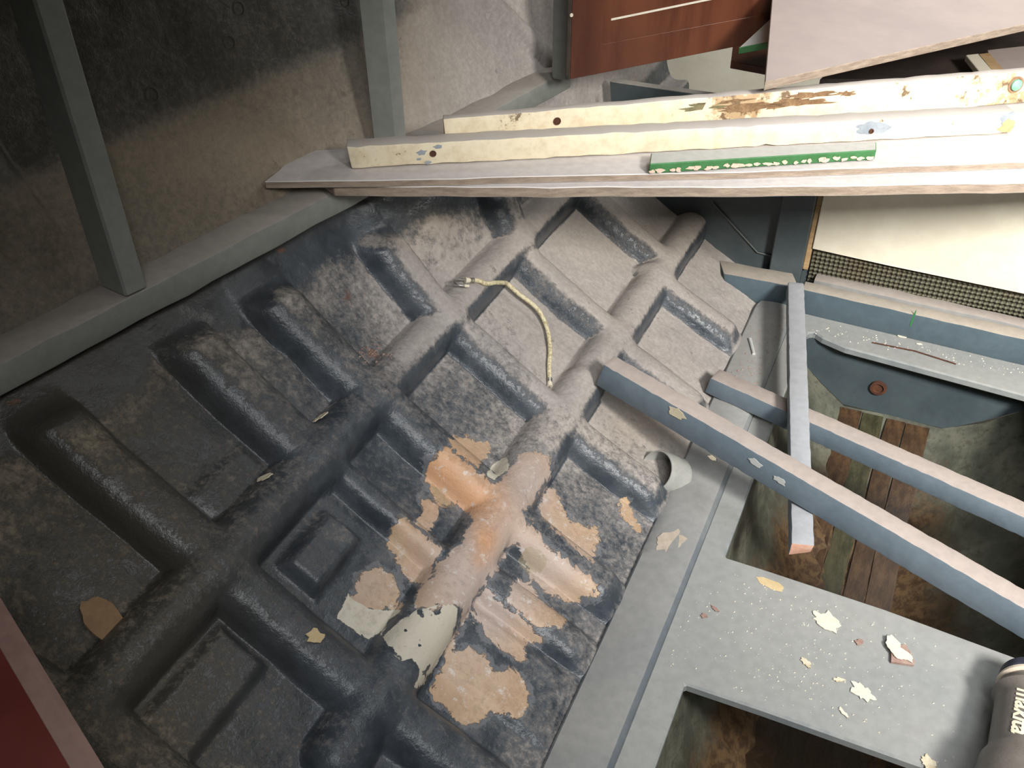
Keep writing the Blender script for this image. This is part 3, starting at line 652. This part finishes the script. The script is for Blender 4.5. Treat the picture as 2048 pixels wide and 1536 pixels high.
o = prism('shade_board', [zp(1640, 158, .36), zp(2010, 160, .36), zp(2100, 60, .36), zp(1750, 60, .36)], .012, M_dark, .001); tag(o, 'nearly black board standing in for the shade under the plywood sheet', 'board')  # near-black board put in for the dark shade beneath the sheet
for (pa, pb, w_, m2, lb) in [((1932, 110), (1985, 175), (26, 0), M_white, 'narrow cream wooden strip in the shade right of the dark board'), ((1955, 108), (2010, 172), (24, 0), M_edge, 'narrow brown wooden strip beside the cream strip at the right edge')]:
    p0_, p1_ = zp(*pa, .385), zp(*pb, .385); q0, q1 = zp(pa[0]+w_[0], pa[1]-3, .385), zp(pb[0]+w_[0], pb[1]-3, .385)
    o = prism('wood_strip', [p1_, q1, q0, p0_], .01, m2, .0008); tag(o, lb, 'strip')
o = prism('beige_offcut', [zp(1990, 150, .38), zp(2110, 150, .38), zp(2110, 85, .38), zp(1975, 100, .38)], .01, M_mauve, .0008); tag(o, 'beige board corner at the right edge beneath the plywood sheet', 'offcut')

# ---------------------------------------------------------------- three loose battens over the bilge
zl, zr = .158, .081
t0, t1 = zp(1207, 729, zl), zp(2048, 1217, zr); t1 = t1+(t1-t0)*.25; dr = (t1-t0)/np.linalg.norm(t1-t0); pr = np.array([-dr[1], dr[0], 0]); pr /= np.linalg.norm(pr)
o = beam('slate_batten', t0, t1, pr*.027, (0, 0, -.042), M_slate, n=90, jit=.00025, bev=.0015, end0=-dr*.012+[0, 0, .0], wob=.0); tag(o, 'long slate blue batten with a worn pink top, lying uppermost across the other two', 'batten')
b1 = o; nfb = -pr
def chip_on(o_, x, y, p, n, ax, r1, r2, mat, seed): return blotch('paint_chip', plp(x, y, n, p)+np.array(n)*.0006, n, ax, r1, r2, .0005, mat, None, seed, 16, .35, True)
M_creamflake = mat_plain('cream_paint_flake', (.60, .55, .42), (.50, .42, .28), 70, .7)
M_palepatch = mat_plain('pale_worn_patch', (.40, .42, .42), (.50, .50, .48), 70, .7)
for (x, y, r1, r2, mm, sd) in [(1354, 826, .011, .0085, M_creamflake, 3), (1512, 925, .009, .005, M_palepatch, 4), (1560, 960, .009, .0045, M_palepatch, 5), (1425, 915, .006, .003, M_creamflake, 6)]:
    c_ = chip_on(b1, x, y, t0, nfb, dr, r1, r2, mm, sd); adopt(c_, b1)
u0, u1 = zp(1420, 756, .043), zp(2048, 1035, .043); u1 = u1+(u1-u0)*.25; dru = (u1-u0)/np.linalg.norm(u1-u0); pru = np.array([-dru[1], dru[0], 0])
b2 = beam('slate_batten', u0, u1, pru*.030, (0, 0, -.031), M_slate, n=70, jit=.00025, bev=.0015, end0=-dru*.006); tag(b2, 'slate blue batten lowest of the three, reaching from the keel strip to the right edge', 'batten')
v0, v1 = zp(1576, 563, .076), zp(1583, 1083, .070); vr0, vr1 = zp(1602, 582, .076), zp(1630, 1083, .070)
drv = (v1-v0)/np.linalg.norm(v1-v0)
wv_ = np.array([.026, .006, 0])
b3 = beam('slate_batten', v0, v1, wv_, (0, 0, -.0225), M_slate3, n=50, jit=.00025, bev=.002, raw1=.010); tag(b3, 'pale grey batten with broken orange end, running away from the camera over the lower batten', 'batten')
M_brk = mat_plain('broken_pink_wood', (.55, .28, .19), (.62, .40, .30), 60, .85, seed=3)
b3.data.materials.append(M_brk)
for p in b3.data.polygons:
    if p.normal.dot(Vector(drv)) > .75: p.material_index = 1

# ---------------------------------------------------------------- pipe
M_pvc = mat_plain('grey_white_pvc', (.30, .30, .28), (.37, .37, .345), 30, .35, bump=.1)
pc = zp(1311, 941, .027); pax = np.array([.50, .60, -.60]); pax /= np.linalg.norm(pax)
pp = lathe('pvc_pipe', pc, pax, [(.0, .0285), (.002, .0292), (.044, .0292), (.044, .0266), (.003, .0266), (0, .0272), (0, .0285)], M_pvc, cap=False, seg=48); tag(pp, 'short pale plastic pipe with an open mouth emerging at the keel strip', 'pipe')
dpc = blotch('pipe_dirt', pc+pax*.014+np.array([-.006, -.006, -.0165]), (0, 0, 1), pax, .016, .010, .002, mat_plain('dirt', (.30, .27, .23), (.42, .38, .33), 90, .9), None, 9, 18, .25); adopt(dpc, pp)

# ---------------------------------------------------------------- bungee cord
cd = NB('woven_cord'); tz = cd.noise(300, 2, .5); cc = cd.mix(cd.step(tz, .45, .6), (.60, .54, .36), (.40, .34, .2)); cd.bump(tz, .5, .001); M_cord = cd.done(cc, .7)
M_steel = mat_plain('dull_steel', (.35, .34, .32), (.5, .49, .46), 80, .35, .9)
M_tip = mat_plain('cream_plastic', (.60, .54, .42), (.66, .60, .48), 40, .5)
cp = [(941, 561), (960, 564), (978, 569), (1009, 584), (1044, 607), (1073, 630), (1091, 652), (1100, 675), (1102, 705), (1103, 739), (1101, 766)]
pts = []
for i, (x, y) in enumerate(cp): p, nn = on_hull(x, y); pts.append(Vector(p)+Vector((0, 0, 1))*.004)
def crom(pts, m=14):
    out = []
    for i in range(len(pts)-1):
        a = pts[max(i-1, 0)]; b = pts[i]; c = pts[i+1]; d = pts[min(i+2, len(pts)-1)]
        for k in range(m):
            t = k/m; out.append(.5*((2*b)+(c-a)*t+(2*a-5*b+4*c-d)*t*t+(3*b-a-3*c+d)*t**3))
    out.append(pts[-1]); return out
# the cord bridges hollows: smooth heights, never below the hull
for _ in range(3):
    for i in range(1, len(pts)-1): pts[i].z = max(pts[i].z, (pts[i-1].z+pts[i+1].z)/2)
path = crom(pts)
_hv = VD.reshape(-1, 3)[(SS.ravel() < .6)]; _hn = VN.reshape(-1, 3)[(SS.ravel() < .6)]
for _ in range(2):
    for i, p in enumerate(path):
        k = ((_hv-np.array(p))**2).sum(1).argmin(); dd_ = (np.array(p)-_hv[k]).dot(_hn[k])
        if dd_ < .0036: path[i] = p+Vector(_hn[k])*(.0036-dd_)
pts[0] = path[0]; pts[-1] = path[-1]
bc = empty('bungee_cord', pts[5]-Vector((0, 0, .004))); tag(bc, 'short cream woven bungee cord with steel end hooks lying across the ribs', 'cord')
tube('cord', path, .0031, M_cord, bc, 10, ripple=.10)
for e, dirn in ((0, pts[0]-pts[1]), (-1, pts[-1]-pts[-2])):
    e0_ = pts[e]; dn2 = dirn.normalized()
    for k in range(3): lathe('binding_ring', e0_-dn2*(.002+.0022*k), dn2, [(0, .0036), (.0008, .0042), (.0016, .0036)], M_steel, bc, 14)
    tube('cord_end', [e0_, e0_+dn2*.007], [.0034, .0044], M_tip, bc, 12)
    sd = dn2.cross(Vector((0, 0, 1))).normalized()*(1 if e == 0 else -1); sd = -sd
    hk = [e0_+dn2*.006]
    R0 = .0085 if e == 0 else .006; L0 = .018 if e == 0 else .008
    hk.append(e0_+dn2*L0)
    cen = e0_+dn2*L0+sd*R0
    for k in range(1, 10): g = math.pi*k/9; hk.append(cen+dn2*math.sin(g)*R0-sd*math.cos(g)*R0)
    hk.append(hk[-1]-dn2*.005)
    tube('hook', hk, .0011, M_steel, bc, 8)
    if e == 0: tube('hook_tip', [hk[-1]+dn2*.002, hk[-1]-dn2*.005], .002, M_tip, bc, 10)

# ---------------------------------------------------------------- power tool (lower right corner)
M_tool = mat_plain('grey_brown_plastic', (.13, .115, .10), (.16, .14, .125), 60, .45, seed=1); M_rub = mat_plain('navy_rubber', (.03, .032, .05), (.045, .048, .07), 60, .6)
M_ring = mat_plain('pale_ring', (.66, .56, .45), (.72, .62, .5), 60, .45); M_text = mat_plain('cream_lettering', (.80, .74, .55), (.84, .78, .6), 60, .5)
tc_ = zp(2058, 1440, .036); ax_ = np.array([-.10, -1., .10]); ax_ /= np.linalg.norm(ax_)
tb = empty('power_tool', (tc_[0], tc_[1], .0005)); tag(tb, 'dark brown hand power tool with cream lettering lying at the lower right corner', 'tool')
lathe('tool_body', tc_, ax_, [(-.038, .024), (-.030, .036), (-.024, .038), (-.018, .034), (-.010, .0335), (.050, .0330), (.060, .0345), (.070, .039), (.090, .041), (.16, .042), (.165, .036)], M_tool, tb, 64)
lathe('backing_disc', tc_, ax_, [(-.060, .030), (-.058, .0335), (-.050, .0345), (-.0475, .0345), (-.046, .030)], M_rub, tb, 64)
lathe('pale_collar', tc_, ax_, [(-.0465, .033), (-.0445, .0352), (-.041, .0352), (-.039, .033)], M_ring, tb, 64)
lathe('neck', tc_, ax_, [(-.042, .031), (-.036, .0325), (-.03, .030)], M_tool, tb, 64)
fc = bpy.data.curves.new('lettering', 'FONT'); fc.body = 'makita'; fc.size = .024; fc.shear = .35; fc.offset = .0006; fc.extrude = .0003; fc.align_x = 'CENTER'; fc.align_y = 'CENTER'
fo = bpy.data.objects.new('tmp', fc); COL.objects.link(fo); dg_ = bpy.context.evaluated_depsgraph_get(); tm_ = bpy.data.meshes.new_from_object(fo.evaluated_get(dg_)); bpy.data.objects.remove(fo)
# wrap the letters around the body: text x runs along the axis, y around it
AX = Vector(ax_); upv = Vector((0, 0, 1)); sidev = AX.cross(upv).normalized(); upv = sidev.cross(AX).normalized(); side_left = sidev if sidev.x < 0 else -sidev
ang0 = math.radians(24)
for v in tm_.vertices:
    x, y, z = v.co; th = ang0-y/.0336
    rdir = upv*math.cos(th)+side_left*math.sin(th)
    v.co = Vector(tc_)+AX*(x+.022)+rdir*(.0336+z+.0003)
tm_.update(); fixn(tm_); to = link('lettering', tm_, None, M_text); rebase(to); adopt(to, tb)

# ---------------------------------------------------------------- flakes and chips on the transverse board
M_red = mat_plain('pink_wood_chip', (.25, .15, .12), (.34, .24, .20), 60, .8); M_tanp = mat_plain('tan_bare_patch', (.50, .38, .20), (.56, .44, .26), 50, .8); M_wflake = mat_plain('white_paint_flake', (.56, .53, .44), (.64, .60, .50), 60, .7)
fl = [(1655, 1243, .016, .012, M_wflake, 'large ragged white paint flake nearest the upper edge of the cross board'),
      (1795, 1300, .017, .010, M_wflake, 'white paint flake lying over the pink wood chip on the cross board'),
      (1724, 1384, .013, .009, M_wflake, 'pointed cream paint flake near the middle of the lower edge of the cross board'),
      (1612, 1326, .0065, .004, M_creamflake, 'small yellowish paint flake left of centre on the cross board'),
      (1678, 1360, .006, .0025, M_creamflake, 'narrow curled yellowish flake right of the small yellow flake'),
      (1687, 1426, .007, .0022, M_wflake, 'thin sliver of cream paint below the pointed flake'),
      (1858, 1528, .009, .007, M_creamflake, 'cream paint flake at the bottom edge of the photo near the tool'),
      (1408, 1232, .004, .003, M_red, 'tiny red brown crumb beside the keel strip'),
      (1430, 1218, .006, .002, M_red, 'thin red brown splinter beside the tiny crumb'),
      (1718, 1285, .005, .004, M_red, 'small pink wood crumb between the large flake and the wood chip')]
for i, (x, y, r1, r2, mm, lb) in enumerate(fl):
    p = zp(x, y, .0008 if x != 1795 else .0058); o = blotch('paint_flake' if mm is not M_red else 'wood_crumb', p, (0, 0, 1), (1, random.uniform(-1, 1), 0), r1, r2, .0009, mm, None, 70+i, 30, .38); tag(o, lb, 'flake' if mm is not M_red else 'crumb', 'flakes and crumbs on the cross board')
wc_ = [zp(*p, .005) for p in [(1783, 1290), (1812, 1288), (1831, 1322), (1829, 1329), (1782, 1322)]]
o = prism('wood_chip', wc_, .0045, M_red, .0006); tag(o, 'flat pink wooden chip under a white paint flake on the cross board', 'chip')
pt = blotch('bare_patch', zp(1541, 1168, .0003), (0, 0, 1), (1, -.1, 0), .018, .007, .0002, M_tanp, None, 5, 26, .15, True); adopt(pt, floor)
kp = blotch('bare_patch', zp(1340, 1082, .0112), (0, 0, 1), (.5, 1, 0), .022, .014, .0003, mat_plain('keel_bare', (.36, .30, .24), (.44, .38, .31), 60, .8), None, 15, 26, .3, True); adopt(kp, floor)
V = []; Fc = []
def speck(c, r):
    b0 = len(V); g = random.random()*6
    for k in range(3): V.append((c[0]+r*math.cos(g+2.1*k), c[1]+r*math.sin(g+2.1*k), c[2]))
    V.append((c[0], c[1], c[2]+r*.8)); Fc.extend([(b0, b0+1, b0+3), (b0+1, b0+2, b0+3), (b0+2, b0, b0+3), (b0, b0+2, b0+1)])
for i in range(420):
    x = random.gauss(.02, .10); y = random.uniform(.655, .82)
    if -.12 < x < .4: speck((x, y, .0002), random.choice([.0006, .0008, .0011, .0016]))
for i in range(160): speck((random.uniform(-.09, .3), random.gauss(1.42, .012), .0002), random.choice([.0007, .001, .0018]))
me = pymesh('floor_debris', V, Fc); o = link('floor_debris', me, None, M_wflake); rebase(o); tag(o, 'scattered tiny paint crumbs on the grey floor boards', 'debris', None, 'stuff')
V = []; Fc = []
for i in range(260): speck((random.gauss(0, .11)+.0, random.uniform(.65, 1.45), .0002), .001) if False else None
for i in range(220):
    x = random.gauss(-.16, .012); y = random.uniform(1.20, 1.45); speck((x, y, .0108), random.choice([.0008, .0012, .002]))
for i in range(60):
    pass
me = pymesh('wood_crumbs', V, Fc); o = link('wood_crumbs', me, None, M_red); rebase(o); tag(o, 'scattered red brown wood crumbs on the far keel strip', 'debris', None, 'stuff')
V = []; Fc = []
for i in range(70):
    c_, _n = on_hull(random.gauss(748, 16), random.gauss(706, 8)); speck((c_[0], c_[1], c_[2]+.0005), random.choice([.0010, .0015, .0022]))
me = pymesh('red_crumbs', V, Fc); o = link('red_crumbs', me, None, M_red); rebase(o); adopt(o, wall_left); tag(o, None, None, None, 'stuff')
# debris on the far ledge
for i, (x, y, r1, r2, lb) in enumerate([(1805, 672, .009, .006, 'white crumbled flake under the green mark on the far ledge'), (1871, 680, .006, .003, 'small white triangular flake right of the crumbled flake on the far ledge'), (1927, 697, .006, .003, 'curved white shaving on the far ledge near the right edge'), (1950, 703, .005, .0022, 'rightmost white sliver on the far ledge'), (1838, 689, .0045, .002, 'small white sliver between the crumbled flake and the triangular flake')]):
    o = blotch('paint_flake', zp(x, y, .0008), (0, 0, 1), (1, .2, 0), r1, r2, .0012, M_wflake, None, 200+i, 14, .4); tag(o, lb, 'flake', 'flakes on the far ledge')
tube('scratch_rod', [zp(1745, 685, .002), zp(1830, 702, .002), zp(1912, 728, .002)], .0012, M_rust, None, 6); tag(bpy.data.objects['scratch_rod'], 'thin rusty rod standing for a flat scratch on the far ledge above the dark well', 'rod')  # raised rod put in place of a faint flat scratch
gm = blotch('green_mark', plp(1826, 637, (0, 1, 0), (0, 1.4463, .02)), (-.03, -1, -.08), (.05, 0, 1), .018, .0016, .0003, mat_plain('bright_green', (.03, .16, .05), (.04, .2, .06), 40, .6), None, 3, 12, .1, True)
adopt(gm, wall_back)
o = tube('white_peg', [zp(1500, 678, .013), zp(1508, 708, .013)], .003, M_palepatch, None, 8); tag(o, 'small pale peg lying on the far end of the keel strip', 'peg')
# chips lying on the hull
for i, (x, y, r1, r2, mm, lb) in enumerate([(527, 955, .009, .004, M_creamflake, 'cream flake in the upper left bay beside the long stringer'), (634, 1272, .008, .007, M_tanp, 'small tan flake stuck on the lower rib'), (641, 832, .009, .005, M_creamflake, 'pale chip resting at the lower end of a bay left of centre')]):
    p, nn = on_hull(x, y); o = blotch('paint_flake', p+nn*.001, nn, (1, 1, 0), r1, r2, .0012, mm, None, 300+i, 16, .35); tag(o, lb, 'flake')
M_leaf = mat_plain('brown_leaf', (.20, .12, .06), (.26, .16, .08), 30, .8)
p, nn = on_hull(207, 1245); o = blotch('dry_leaf', p+nn*.003, nn, (-.4, .2, 1), .026, .015, .0012, M_leaf, None, 401, 20, .1); tag(o, 'round brown dry leaf lying in the dark lower left bay', 'leaf')
# little dark offcut behind the stringer
w0 = [zp(478, 396, .395), zp(522, 386, .400), zp(580, 405, .395), zp(510, 428, .385)]
o = prism('grey_offcut', w0, .006, M_bulk, .0006); tag(o, 'small dark grey wooden offcut wedged behind the timber rail', 'offcut')
# fastener plugs on the hull side
for (x, y) in [(460, 84), (482, 22), (304, 190), (690, 6)]:
    d = (px-x)**2+(py-y)**2; k = np.unravel_index(np.where(SS > .66, d, 1e9).argmin(), d.shape)
    o = lathe('bolt_plug', PD[k]-ND[k]*.002, ND[k], [(0, .011), (.002, .010), (.0032, .007), (.001, .0055), (.002, .0025), (.0022, .0003)], M_hullplug if 'M_hullplug' in globals() else mat_plain('plug_paint', (.05, .046, .038), (.09, .08, .065), 60, .7), wall_left, 20)

# ---------------------------------------------------------------- red varnished panel close to the camera (lower left)
rv = NB('red_varnished_panel'); rn = rv.noise(5, 4, .6); rc = rv.mix(rv.step(rn, .35, .65), (.10, .022, .017), (.15, .04, .034)); M_redp = rv.done(rc, .35)
M_rededge = mat_plain('worn_pink_edge', (.20, .12, .10), (.26, .165, .14), 20, .5)
ra, rb = EYE+ray(-40, 1140)*.62, EYE+ray(260, 1634)*.50
rd = (rb-ra)/np.linalg.norm(rb-ra)
ia, ib = EYE+ray(-150, 1140)*.66, EYE+ray(120, 1650)*.53
thk = ray(100, 1400)/np.linalg.norm(ray(100, 1400))
far_a, far_b = EYE+ray(-700, 1300)*.60, EYE+ray(-400, 1800)*.48
rp = empty('red_panel', (ra+rb)/2+thk*.1); tag(rp, 'red varnished panel with a worn pink edge, close in the lower left corner', 'panel')
o = prism('panel', [ra, rb, far_b, far_a], .016, M_redp, .004, down=thk, parent=rp)
ev = (ra-far_a); ev /= np.linalg.norm(ev)
eo = prism('edge_strip', [ra+ev*.002-thk*.001, rb+ev*.002-thk*.001, rb-ev*.020-thk*.001, ra-ev*.020-thk*.001], .019, M_rededge, .005, down=thk, parent=rp)
